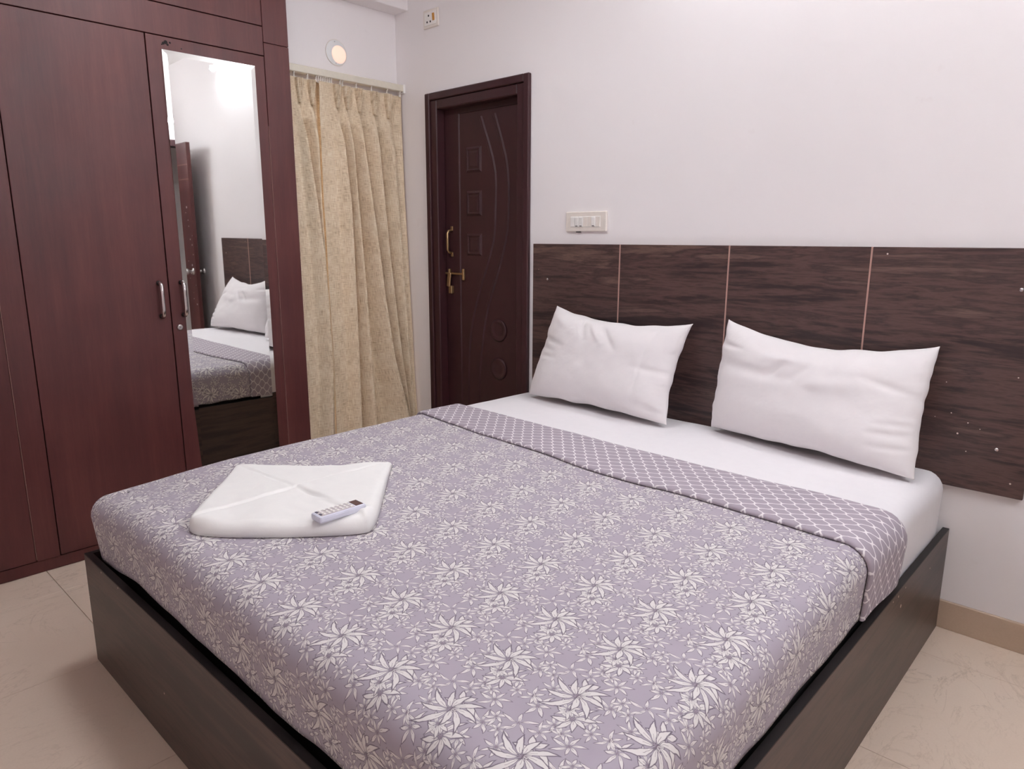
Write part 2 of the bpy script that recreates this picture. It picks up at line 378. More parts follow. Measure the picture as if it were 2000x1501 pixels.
tag(box('baseboard_back', DR, XR, -.012, 0, 0, .1004, 'skirt', bev=.0015), kind='structure')
tag(box('baseboard_right', XR-.012, XR, YF, EY0-.06, 0, .1004, 'skirt', bev=.0015), kind='structure')
tag(box('baseboard_front', .0, XR, YF, YF+.012, 0, .1004, 'skirt', bev=.0015), kind='structure')
# window behind the curtains
wd = tag(boxes('window_1', [(-.10, -.05, -.70, -.655, 0, 2.03), (-.10, -.05, -.245, -.20, 0, 2.03), (-.10, -.05, -.655, -.245, 1.985, 2.03), (-.10, -.05, -.655, -.245, 0, .09), (-.095, -.055, -.465, -.435, .09, 1.985)], 'fixture'), kind='structure')
for y0, y1 in ((-.655, -.465), (-.435, -.245)): box('pane', -.078, -.072, y0, y1, .09, 1.985, 'glass', wd)

# ------------------------------------------------------------------ bathroom door
d1 = bpy.data.objects.new('door_1', None); COL.objects.link(d1); d1.location = ((DL+DR)/2, .05, 0); tag(d1, 'dark plum panelled bathroom door with brass latch', kind='structure')
HZ = 2.005; IL, IR = .353, .977
def frame_ring(name, x0, x1, z1, wdt, ya, yb, mat, bev):
    return boxes(name, [(x0, x0+wdt, ya, yb, 0, z1), (x1-wdt, x1, ya, yb, 0, z1), (x0+wdt, x1-wdt, ya, yb, z1-wdt, z1)], mat, d1, bev)
frame_ring('door_architrave', DL, DR, DT, .036, -.022, .0, 'door', .004)
frame_ring('door_frame', DL+.036, DR-.036, DT-.036, .050, -.012, .047, 'door', .005)
leaf = box('door_leaf', IL-.015, IR+.015, .047, .082, .012, 2.02, 'door', d1, .002)
def ridge(name, pts, w, h, par=leaf, y=.047):
    P = [Vector((x, 0, z)) for x, z in pts]; V = []; F = []
    for i, p in enumerate(P):
        d = (P[min(i+1, len(P)-1)]-P[max(i-1, 0)]).normalized(); nrm = Vector((-d.z, 0, d.x))
        for s, hh in ((-1, 0), (-.45, h), (.45, h), (1, 0)): V.append((p.x+nrm.x*w*s, y-hh, p.z+nrm.z*w*s))
    for i in range(len(P)-1):
        for j in range(3): F.append((i*4+j, i*4+j+1, (i+1)*4+j+1, (i+1)*4+j))
    me = mesh(name, V, F, False); bm = bmesh.new(); bm.from_mesh(me); bmesh.ops.recalc_face_normals(bm, faces=bm.faces); bm.to_mesh(me); bm.free()
    return link(name, me, 'door', par)
def spline(zs, xs_, z0, z1, n=26): return [(cr(zs, xs_, z1+(z0-z1)*k/n), z1+(z0-z1)*k/n) for k in range(n+1)]
ridge('moulding', [(.46, .10), (.46, 1.97), (.925, 1.97), (.925, .10)], .011, .006)
ridge('moulding', spline([.10, .593, .813, .999, 1.184, 1.322, 1.438, 1.67, 1.936], [.512, .521, .541, .5965, .674, .7235, .7320, .7304, .631], .10, 1.936), .012, .007)
ridge('moulding', spline([.10, .60, .90, 1.10, 1.25, 1.398, 1.679, 1.94], [.60, .612, .66, .735, .79, .824, .818, .731], .10, 1.94), .012, .007)
for z0, z1 in ((1.661, 1.793), (1.436, 1.567), (1.225, 1.343)):
    V = []; F = []; a, b = .520, .637
    for ins, yy in ((0, .047), (.012, .039), (.02, .043), (.032, .040)):
        V += [(a+ins, yy, z0+ins), (b-ins, yy, z0+ins), (b-ins, yy, z1-ins), (a+ins, yy, z1-ins)]
    for k in range(3):
        for j in range(4): F.append((k*4+j, k*4+(j+1) % 4, (k+1)*4+(j+1) % 4, (k+1)*4+j))
    F.append((12, 13, 14, 15)); me = mesh('square_panel', V, F); link('square_panel', me, 'door', leaf)
for cz in (.833, .623):
    lathe('round_panel', [(.062, 0), (.054, .008), (.044, .008), (.036, .002), (.02, .004), (.001, .004)], (.762, .047, cz), (0, -1, 0), 'door', leaf, 32)
# door pull, latch
hp = link('pull_handle', tube_me('pull_handle', [(.398, .047, 1.363), (.398, .020, 1.358), (.398, .012, 1.345), (.398, .012, 1.256), (.398, .020, 1.243), (.398, .047, 1.238)], .007, 10), 'brass', leaf)
for z in (1.372, 1.229): box('handle_foot', .389, .407, .042, .047, z-.012, z+.012, 'brass', hp, .002)
la = box('latch_bolt', .345, .500, .034, .042, 1.119, 1.130, 'brass', leaf, .002)
box('latch_bracket', .488, .504, .032, .047, 1.090, 1.152, 'brass', la, .003)
box('latch_bracket', .375, .389, .030, .047, 1.100, 1.150, 'brass', la, .003)
bm = bmesh.new(); bm_box(bm, .378, .404, .024, .034, 1.050, 1.130, .003); bmesh.ops.rotate(bm, verts=bm.verts, cent=(.39, .03, 1.12), matrix=Matrix.Rotation(.16, 3, 'Y'))
link('latch_hasp', fin(bm, 'latch_hasp'), 'brass', la)
box('latch_lock', .382, .410, .026, .047, 1.012, 1.056, 'brass', la, .003)

# ------------------------------------------------------------------ entrance door standing open by the headboard wall
d2 = bpy.data.objects.new('door_2', None); COL.objects.link(d2); d2.location = (XR, -.15, 0); tag(d2, 'brown entrance door standing open, seen in the mirror', kind='structure')
boxes('door_frame', [(XR-.015, XR+.12, EY0-.06, EY0, 0, 2.16), (XR-.015, XR+.12, EY1, EY1+.05, 0, 2.16), (XR-.015, XR+.12, EY0, EY1, 2.10, 2.16)], 'door', d2, .003)
lf2 = box('door_leaf', 3.395, XR-.02, -.152, -.119, .01, 2.08, 'wardrobe', d2, .002)
for z in (1.90, 1.78): box('leaf_groove', 3.395, XR-.03, -.1535, -.151, z-.004, z+.004, 'line', lf2)
for sy in (-1, 1):
    y0 = -.152 if sy < 0 else -.119
    k = lathe('door_knob', [(.030, 0), (.030, .006), (.012, .010), (.012, .034), (.020, .040), (.028, .052), (.028, .062), (.018, .070), (.001, .072)], (3.455, y0, 1.0), (0, sy, 0), 'steel', lf2, 24)
for k in range(16):
    z = .72+.055*k+random.uniform(-.02, .02); x = 3.41+random.uniform(0, .16); r = random.uniform(.003, .011)
    lathe('paint_spot', [(r, 0), (r*.8, .0006), (.0005, .0008)], (x, -.152, z), (0, -1, 0), 'paintspot', lf2, 8)

# ------------------------------------------------------------------ wardrobe
XW = .234
wr = thing('wardrobe', (-.08, -2.1, 0), 'tall reddish brown built-in wardrobe with full-length mirror on one door', 'wardrobe')
box('carcass', -.41, XW-.024, -3.60, -.807, 0, ZC, 'dark', wr)
Z1, Z2 = 2.1218, 2.2458
def front(name, y0, y1, z0, z1, g=.0022, mat='wardrobe', dx=0): return box(name, XW-.022, XW+dx, y0+g, y1-g, z0+g, z1-g, mat, wr, .0012)
front('end_stile', -.9302, -.8046, 0, 2.18, .0012); front('end_stile', -.9302, -.8046, 2.18, ZC, .0012)
front('centre_stile', -2.048, -1.9657, .05, Z1, .0012)
front('fascia', -3.60, -.9302, Z1, Z2, .0015)
front('plinth', -3.60, -.9302, 0, .052, .0015, dx=-.004)
for y0, y1 in ((-3.60, -2.96), (-2.96, -2.448), (-2.448, -1.9657), (-1.9657, -1.4424), (-1.4424, -.9302)): front('loft_door', y0, y1, Z2, ZC-.02)
doors = [front('door', y0, y1, .052, Z1) for y0, y1 in ((-3.12, -2.59), (-2.59, -2.048), (-1.9657, -1.4424), (-1.4424, -.9302))]
front('end_stile', -3.60, -3.12, .052, Z1, .0012)
for y in (-2.048, -.9302): box('edge_strip', XW-.004, XW+.0006, y-.0012, y+.0012, .06, Z1-.3, 'line', wr)
def dhandle(y, par):
    h = link('handle', tube_me('handle', [(XW+.002, y, 1.128), (XW+.020, y, 1.130), (XW+.030, y, 1.120), (XW+.034, y, 1.09), (XW+.034, y, 1.02), (XW+.030, y, .995), (XW+.020, y, .986), (XW+.002, y, .988)], [.006, .0075, .0085, .008, .008, .0085, .0075, .006], 10), 'chrome', par)
    for z in (1.128, .988): lathe('handle_foot', [(.010, 0), (.010, .008), (.007, .014)], (XW, y, z), (1, 0, 0), 'blackmetal', h, 16)
dhandle(-1.483, doors[2]); dhandle(-1.390, doors[3]); dhandle(-2.55, doors[0]); dhandle(-2.63, doors[1])
lk = lathe('lock', [(.0125, 0), (.0125, .004), (.010, .006), (.007, .006), (.001, .0062)], (XW, -1.411, .934), (1, 0, 0), 'steel', doors[3], 20)
box('keyhole', XW+.0062, XW+.0068, -1.4135, -1.4085, .933, .9355, 'holes', lk)
for y, z, r in ((-1.372, 2.094, .006), (-1.362, 2.099, .008), (-1.355, 2.091, .005), (-1.345, 2.100, .004), (-1.30, 2.085, .003), (-1.378, 2.088, .003)):
    lathe('scuff', [(r, 0), (r*.7, .0004), (.0004, .0005)], (XW, y, z), (1, 0, 0), 'dark', doors[3], 7)
# bevelled mirror, hung with a very slight turn towards the room
def mirror():
    y0, y1, z0, z1 = -1.383, -.987, .20, 2.0686; bw = .020; V = []; F = []; yc, zc = (y0+y1)/2, 1.13
    def pt(y, z, h): return (XW+.0055+h + (y-yc)*math.tan(.0215) + (z-zc)*math.tan(.0045), y, z)
    for ins, h in ((0, -.0055+.004), (0, .0012), (bw, .0030)):
        a, b, c, d = y0+ins, y1-ins, z0+ins, z1-ins
        V += [pt(a, c, h), pt(b, c, h), pt(b, d, h), pt(a, d, h)]
    for k in range(2):
        for j in range(4): F.append((k*4+j, k*4+(j+1) % 4, (k+1)*4+(j+1) % 4, (k+1)*4+j))
    F.append((8, 9, 10, 11)); F.append((3, 2, 1, 0))
    return tag(link('mirror', mesh('mirror', V, F), 'mirror', doors[3]), 'full-length bevelled mirror')
mirror()

# ------------------------------------------------------------------ curtain rail and curtains
rl = thing('curtain_rail', (.06, -.40, 2.12), 'cream curtain rail fixed high on the wall above the beige curtains', 'curtain rail')
boxes('track', [(.035, .075, -.80, -.012, 2.122, 2.157)], 'rail', rl, .003)
box('end_cap', .031, .079, -.014, .0, 2.114, 2.160, 'ivory2', rl, .003)
box('bracket', .0, .035, -.10, -.07, 2.135, 2.150, 'rail', rl, .002); box('bracket', .0, .035, -.62, -.59, 2.135, 2.150, 'rail', rl, .002)
gl_me = None
gy = [-.685, -.610] + [-.560+.0125*k for k in range(8)] + [-.420, -.405, -.320, -.222, -.118, -.03]
for y in gy:
    if gl_me is None:
        bm = bmesh.new(); bm_box(bm, -.006, .006, -.004, .004, .018, .026, .001); bm_box(bm, -.003, .003, -.003, .003, .006, .02, .001); bm_box(bm, -.004, .004, -.0055, .0055, -.006, .008, .002); gl_me = fin(bm, 'glider')
        gl_me.materials.append(M['clear'])
    g = bpy.data.objects.new('glider', gl_me); COL.objects.link(g); g.parent = rl; g.matrix_parent_inverse = Matrix.Translation(rl.location).inverted(); g.location = (.062, y, 2.098)

def curtain(name, edgeL, edgeR, crests, pleats, label, nz=120, xr=-.004):
    """crests: list of ([z...],[y...],[amp...]) ; valleys fall between neighbours; edges lists like crests without amp"""
    ztop, zbot = 2.098, .02; Vv = []; F = []; UV = []; nseg = 16
    rows = []
    for i in range(nz+1):
        z = ztop + (zbot-ztop)*i/nz
        eL = interp(edgeL[0], edgeL[1], z); eR = interp(edgeR[0], edgeR[1], z)
        base = .062 + .09*max(0, (1.97-z)/1.95)**1.1
        cs = [(interp(c[0], c[1], z), interp(c[0], c[2], z)) for c in crests]
        knots = [(eL, .012)]
        for j, (y, a) in enumerate(cs):
            if j == 0: knots.append((eL + (y-eL)*(.45 if y-eL < .07 else .62), .008))
            else:
                py = cs[j-1][0]; knots.append((py + (y-py)*.20, -.034 if z < 1.9 else -.004)); knots.append((py + (y-py)*.46, -.030 if z < 1.9 else -.004))
            knots.append((y, a))
        ly = cs[-1][0]; knots.append((ly+(eR-ly)*.4, -.012)); knots.append((eR, xr))
        row = []
        for j in range(len(knots)-1):
            (ya, xa), (yb, xb) = knots[j], knots[j+1]
            for k in range(nseg):
                f = k/nseg; s = (1-math.cos(PI*f))/2
                if xb-xa > .03: s = math.sin(PI/2*f)**1.3
                elif xa-xb > .03: s = 1-math.cos(PI/2*f)
                row.append((base + xa+(xb-xa)*s, ya+(yb-ya)*f, z))
        row.append((base+knots[-1][1], knots[-1][0], z)); rows.append(row)
    m = len(rows[0]); uu = [0]
    mid = rows[nz//2]
    for j in range(1, m): uu.append(uu[-1]+math.hypot(mid[j][0]-mid[j-1][0], mid[j][1]-mid[j-1][1]))
    for i, row in enumerate(rows):
        for j, (x, y, z) in enumerate(row):
            n = noise.noise(Vector((y*9, z*2.2, 3.1)))*.006*min(1, (2.0-z)*1.2 if z < 2.0 else 0)
            Vv.append((x+n, y, z)); UV.append((uu[j], z))
    for i in range(nz):
        for j in range(m-1): F.append((i*m+j, (i+1)*m+j, (i+1)*m+j+1, i*m+j+1))
    c = thing(name, (.10, (edgeL[1][-1]+edgeR[1][-1])/2, .02), label, 'curtain')
    o = link('drape', mesh('drape', Vv, F, True, UV), 'curtain', c)
    md = o.modifiers.new('thickness', 'SOLIDIFY'); md.thickness = .0016; md.offset = -1
    # pinch pleats: three fingers of cloth pinched together at the bottom
    for (yp, zp) in pleats:
        for k, off in enumerate((-.013, -.001, .012)):
            V = []; Fp = []; n = 12
            for i in range(n+1):
                z = 2.093 + (zp-2.093)*i/n; f = i/n; w = (1-f**1.6); y = yp + off*w; d = .018+.018*(1-f*.6)
                hw = .0045*(1-.35*f); b = .062
                for dy, dx in ((-hw, .0), (-hw*.9, d*.6), (-hw*.35, d), (hw*.35, d), (hw*.9, d*.6), (hw, .0)): V.append((b+dx, y+dy, z))
            for i in range(n):
                for j in range(5): Fp.append((i*6+j, (i+1)*6+j, (i+1)*6+j+1, i*6+j+1))
            pm = mesh('pleat', V, Fp, True, [(v[1], v[2]) for v in V]); po = link('pleat', pm, 'curtain', c)
        tk = link('pleat_stitch', tube_me('pleat_stitch', [(.078, yp-.008, zp+.004), (.094, yp-.003, zp), (.094, yp+.003, zp), (.078, yp+.008, zp+.004)], .002, 6), 'curtain', c)
ZS = [.02, .28, .65, 1.0, 1.25, 1.5, 1.8, 1.90, 1.95, 1.98, 2.10]
def fold(y8, top, A=.040):
    # y8: crest y at z = .28,.65,1.0,1.25,1.5,1.8 ; pinched at top
    y = y8; return (ZS, [y[0], y[0], y[1], y[2], y[3], y[4], y[5], top, top, top, top], [A, A, A, A, A, A*.95, .044, .030, .016, .004, .004])
curtain('curtain', ([.02, 2.1], [-.785, -.745]), ([.02, .65, 1.1, 1.5, 2.1], [-.570, -.552, -.545, -.540, -.522]),
        [fold((-.648, -.620, -.612, -.615, -.632, -.655), -.668, .060), fold((-.628, -.607, -.602, -.601, -.597, -.594), -.598, .04)],
        [(-.668, 1.978), (-.598, 1.974)], 'narrow beige linen curtain with two pinch pleats beside the wardrobe', xr=-.036)
curtain('curtain', ([.02, .28, .65, 1.1, 1.5, 2.1], [-.602, -.600, -.584, -.576, -.568, -.551]), ([.02, .28, .65, 1.1, 1.5, 2.1], [-.020, -.020, -.022, -.022, -.022, -.018]),
        [fold((-.46, -.45, -.437, -.430, -.427, -.436), -.450, .056), fold((-.36, -.36, -.362, -.368, -.374, -.382), -.390, .046),
         fold((-.135, -.218, -.258, -.278, -.300, -.312), -.314, .072), fold((-.112, -.150, -.176, -.195, -.205, -.215), -.217, .052),
         fold((-.072, -.085, -.095, -.100, -.105, -.118), -.124, .040)],
        [(-.450, 1.982), (-.390, 1.980), (-.314, 1.974), (-.217, 1.974), (-.124, 1.966)], 'wide beige linen curtain with five pinch pleats next to the room corner')

# ------------------------------------------------------------------ round lit glass in the curtain wall
pv = thing('wall_light', (0, -.395, 2.269), 'round wall light glowing pinkish orange above the curtain rail', 'wall light')
lathe('cover_plate', [(.063, 0), (.063, .004), (.060, .006), (.001, .007)], (0, -.395, 2.269), (1, 0, 0), 'fixture', pv, 40)
link('rim', tube_me('rim', [(.004, -.395+.063*math.cos(a), 2.269+.063*math.sin(a)) for a in [2*PI*k/40 for k in range(40)]], .0016, 6, True), 'ivory', pv)
lathe('glowing_lens', [(.044, 0), (.043, .003), (.034, .006), (.018, .008), (.001, .009)], (.006, -.381, 2.262), (1, 0, 0), 'bulb', pv, 36)
for a in (1.75, 4.6): lathe('screw', [(.0028, 0), (.0028, .002), (.0008, .003)], (.006, -.395+.053*math.cos(a), 2.269+.053*math.sin(a)), (1, 0, 0), 'steel', pv, 10)

# ------------------------------------------------------------------ socket and switch plates on the headboard wall
so = thing('wall_socket', (.3145, 0, 2.456), 'square white socket with amber switch high above the dark door', 'wall socket')
box('plate', .254, .375, -.010, 0, 2.411, 2.501, 'ivory', so, .003)
box('insert', .268, .361, -.0125, -.009, 2.424, 2.488, 'ivory2', so, .001)
for x, z in ((.302, 2.470), (.290, 2.440), (.316, 2.440)): lathe('socket_hole', [(.0052, 0), (.0052, .0006), (.0005, .0007)], (x, -.0125, z), (0, -1, 0), 'holes', so, 14)
bm = bmesh.new(); bm_box(bm, .333, .350, -.0165, -.012, 2.441, 2.477, .002); bmesh.ops.rotate(bm, verts=bm.verts, cent=(.34, -.014, 2.459), matrix=Matrix.Rotation(.08, 3, 'X')); link('rocker', fin(bm, 'rocker'), 'amber', so)
sw = thing('switch_board', (1.3735, 0, 1.395), 'white switch plate on the wall above the headboard', 'switch')
box('plate', 1.2584, 1.4888, -.013, 0, 1.3502, 1.4394, 'ivory', sw, .004, 2)
box('insert', 1.287, 1.458, -.0145, -.012, 1.370, 1.418, 'ivory2', sw, .001)
for k in range(7):
    x = 1.2905 + k*.0237; rock = k in (0, 1, 2, 5)
    bm = bmesh.new(); bm_box(bm, x+.0012, x+.0225, -.0185 if rock else -.0155, -.0142, 1.373, 1.415, .0015)
    if rock: bmesh.ops.rotate(bm, verts=bm.verts, cent=(x, -.0155, 1.394), matrix=Matrix.Rotation(.10, 3, 'X'))
    r = link('rocker' if rock else 'blank', fin(bm, 'rocker'), 'ivory2' if rock else 'ivory', sw)
    if k in (1, 2, 5): box('rocker_mark', x+.007, x+.017, -.0205, -.018, 1.3735, 1.3765, 'holes', r)
box('cable_notch', 1.318, 1.342, -.010, -.003, 1.3465, 1.3502, 'holes', sw)

# ------------------------------------------------------------------ headboard
hb = thing('headboard', (2.095, -.011, .5139), 'dark wood-grain wall headboard of four panels with thin copper joint strips', 'headboard')
HX = [1.0627, 1.5742, 2.0895, 2.6101, 3.1274]
for k in range(4): box('panel', HX[k]+(.003 if k else 0), HX[k+1]-(.003 if k < 3 else 0), -.021, -.001, .5139, 1.2931, 'headwood', hb, .0012)
for x in HX[1:4]: box('joint_strip', x-.003, x+.003, -.0225, -.004, .5139, 1.2925, 'copper', hb, .0008)
for x, z in ((1.157, 1.125), (3.045, 1.169), (3.042, .663)): lathe('screw_cap', [(.0065, 0), (.0062, .002), (.004, .0035), (.0005, .004)], (x, -.021, z), (0, -1, 0), 'chrome', hb, 14)
for x, z, r in ((2.905, .76, .002), (2.93, .695, .003), (2.955, .735, .0022), (2.88, .86, .0018), (3.07, .90, .0022), (2.96, .64, .002), (3.09, .56, .003), (2.66, 1.27, .003), (1.10, 1.17, .0014), (2.86, .74, .0015), (2.99, .72, .0015)):
    lathe('chip', [(r, 0), (r*.7, .0004), (.0003, .0005)], (x, -.021, z), (0, -1, 0), 'chip', hb, 7)

# ------------------------------------------------------------------ bed
BL, BR, BF, BZ = 1.0435, 2.9435, -2.0795, .3622
bed = thing('bed', (1.99, -1.05, 0), 'low double bed with dark wood-grain box frame standing against the headboard wall', 'bed')
TH = .020
box('side_board', BR-TH, BR, BF+TH, -.014, 0, BZ, 'bedwood', bed, .0015); box('side_board', BL, BL+TH, BF+TH, -.014, 0, BZ, 'bedwood', bed, .0015)
fb = box('foot_board', BL, BR, BF, BF+TH, 0, BZ, 'bedwood', bed, .0015)
for b in ((BR-TH, BR-.0006, BF+TH, -.014), (BL+.0006, BL+TH, BF+TH, -.014), (BL+.0006, BR-.0006, BF+.0006, BF+TH)): box('edge_band', b[0], b[1], b[2], b[3], BZ-.001, BZ+.001, 'edging', bed)
box('platform', BL+TH+.002, BR-TH-.002, BF+TH+.002, -.04, .20, .218, 'dark', bed)
for y in (-.5, -1.2): box('cross_rail', BL+TH, BR-TH, y-.02, y+.02, .10, .20, 'dark', bed)
def chips(par, pts):
    for (x, y, z, r, ax) in pts: lathe('chip', [(r, 0), (r*.7, .0005), (.0004, .0006)], (x, y, z), ax, 'chip', par, 6)
chips(fb, [(1.62, BF, .16, .003, (0, -1, 0)), (1.20, BF, .353, .003, (0, -1, 0)), (1.34, BF, .355, .0025, (0, -1, 0)), (1.05, BF, .22, .002, (0, -1, 0))])
for o in bed.children:
    if o.name == 'side_board': chips(o, [(BR, -.56, .30, .006, (1, 0, 0)), (BR, -.60, .345, .004, (1, 0, 0)), (BR, -.53, .345, .003, (1, 0, 0)), (BR, -.24, .30, .003, (1, 0, 0)), (BR, -.65, .348, .003, (1, 0, 0))])

RC = .060
class Surf:
    """rounded box surface: a = x along the cloth, b = y along the cloth, both unrolled past the edges"""
    def __init__(s, x0, x1, y0, y1, zt, R, tuck):
        s.x0, s.x1, s.y0, s.y1, s.zt, s.R, s.tuck = x0+R, x1-R, y0+R, y1-R, zt, R, tuck
    def __call__(s, a, b, off=0.):
        ea = s.x0-a if a < s.x0 else (a-s.x1 if a > s.x1 else 0.); eb = s.y0-b if b < s.y0 else (b-s.y1 if b > s.y1 else 0.)
        sa = -1 if a < s.x0 else 1; sb = -1 if b < s.y0 else 1
        cx, cy = min(max(a, s.x0), s.x1), min(max(b, s.y0), s.y1)
        z0 = s.zt + .0045*noise.noise(Vector((cx*2.1, cy*2.3, 1.7))) + .0025*noise.noise(Vector((cx*7, cy*6, 4.2)))
        dc = math.hypot(max(0, cx-s.x0), max(0, cy-s.y0)); z0 -= .026*max(0, 1-dc/.42)**1.6
        e = max(ea, eb)
        if e <= 0: return Vector((cx, cy, z0+off))
        R = s.R; q = PI/2*R
        if e < q: out, dn = R*math.sin(e/R), R*(1-math.cos(e/R)); ox, oz = math.sin(e/R), math.cos(e/R)
        else: out, dn = R - s.tuck*(e-q), R+(e-q); ox, oz = 1, 0
        ph = PI/2*eb/(ea+eb)
        wv = .006*noise.noise(Vector((cx*6.0, cy*6.0, dn*2)))*min(1, dn/.08)
        out += ox*off + wv
        return Vector((cx+sa*math.cos(ph)*out, cy+sb*math.sin(ph)*out, z0-dn+oz*off))
QS = PI/2*RC
# mattress
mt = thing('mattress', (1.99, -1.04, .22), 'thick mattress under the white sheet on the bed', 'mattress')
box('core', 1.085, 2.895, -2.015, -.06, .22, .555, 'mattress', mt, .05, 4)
# fitted white sheet
ss = Surf(1.056, 2.924, -2.045, -.028, .571, .062, .035)
def cloth(name, surf, A, B, off, mat, parent=None, uvf=None):
    V = []; F = []; UV = []; m = len(B)
    for a in A:
        for b in B: V.append(surf(a, b, off)); UV.append((a, b))
    for i in range(len(A)-1):
        for j in range(m-1): F.append((i*m+j, (i+1)*m+j, (i+1)*m+j+1, i*m+j+1))
    return link(name, mesh(name, V, F, True, UV), mat, parent)
def rng(a, b, st): n = max(1, int(round((b-a)/st))); return [a+(b-a)*k/n for k in range(n+1)]
emax = PI/2*.062 + .20
sh = cloth('bed_sheet', ss, rng(ss.x0-emax, ss.x1+emax, .016), rng(-.70, ss.y1+emax, .016), 0., 'sheet')
tag(sh, 'white fitted bed sheet stretched over the head end of the mattress', 'bed sheet')
# bedspread with turned-down border
qs = Surf(1.050, 2.935, -2.064, 1.0, .577, RC, .10)
hemx = [1.0, 1.1, 1.4, 1.65, 1.85, 2.04, 2.2, 2.35, 2.52, 2.73, 2.93, 3.1]; hemy = [-.762, -.777, -.811, -.830, -.850, -.877, -.884, -.873, -.876, -.888, -.900, -.875]
topx = [1.0, 1.12, 1.56, 2.19, 2.69, 2.93, 3.1]; topy = [-.548, -.557, -.573, -.593, -.597, -.600, -.585]
qd = thing('bedspread', (1.99, -1.30, .577), 'mauve grey floral bedspread with turned-down trellis border covering most of the bed', 'bedspread')
eq = QS + .140
A = rng(qs.x0-eq, qs.x1+eq, .013); nb = 118; V = []; F = []; UV = []
for a in A:
    ty = cr(topx, topy, a); ymin = qs.y0-eq
    for j in range(nb+1):
        b = ymin+(ty-ymin)*j/nb
        # wavy hem: shorten the overhang here and there
        aa, bb = a, b
        ea = max(qs.x0-a, a-qs.x1, 0); eb = max(qs.y0-b, 0); e = max(ea, eb)
        if e > QS:
            t = (a if eb >= ea else b); k = 1 + (.11*noise.noise(Vector((t*3.3, 8.8, 0))) + .05*noise.noise(Vector((t*11, 2.8, 0))))
            if ea > QS: aa = qs.x0-(QS+(ea-QS)*k) if a < qs.x0 else qs.x1+QS+(ea-QS)*k
            if eb > QS: bb = qs.y0-(QS+(eb-QS)*k)
        V.append(qs(aa, bb, .0)); UV.append((a, b))
m = nb+1
for i in range(len(A)-1):
    for j in range(nb): F.append((i*m+j, (i+1)*m+j, (i+1)*m+j+1, i*m+j+1))
qo = link('quilt_top', mesh('quilt_top', V, F, True, UV), 'quilt', qd)
md = qo.modifiers.new('thickness', 'SOLIDIFY'); md.thickness = .004; md.offset = -1
V = []; F = []; UV = []; nb = 26
for a in A:
    h0, t0 = cr(hemx, hemy, a), cr(topx, topy, a)
    h0 += .004*noise.noise(Vector((a*8, .3, 0)))
    row = [(h0+.004, .0015), (h0-.001, .003), (h0-.0015, .008), (h0+.003, .012), (h0+.012, .0135)]
    row += [(h0+.012+(t0-.02-h0-.012)*k/nb, .0125) for k in range(1, nb+1)] + [(t0-.006, .011), (t0+.001, .007), (t0+.001, .001), (t0-.004, -.003)]
    for b, off in row:
        ea = max(qs.x0-a, a-qs.x1, 0); aa = a
        if ea > QS:
            k = 1 + .11*noise.noise(Vector((b*3.3, 8.8, 0))); aa = qs.x0-(QS+(ea-QS)*k) if a < qs.x0 else qs.x1+QS+(ea-QS)*k
        V.append(qs(aa, b, off)); UV.append((a, b))
    m = len(row)
for i in range(len(A)-1):
    for j in range(m-1): F.append((i*m+j, (i+1)*m+j, (i+1)*m+j+1, i*m+j+1))
tag(link('turned_down_border', mesh('turned_down_border', V, F, True, UV), 'trellis', qd), 'folded border with white trellis lines')

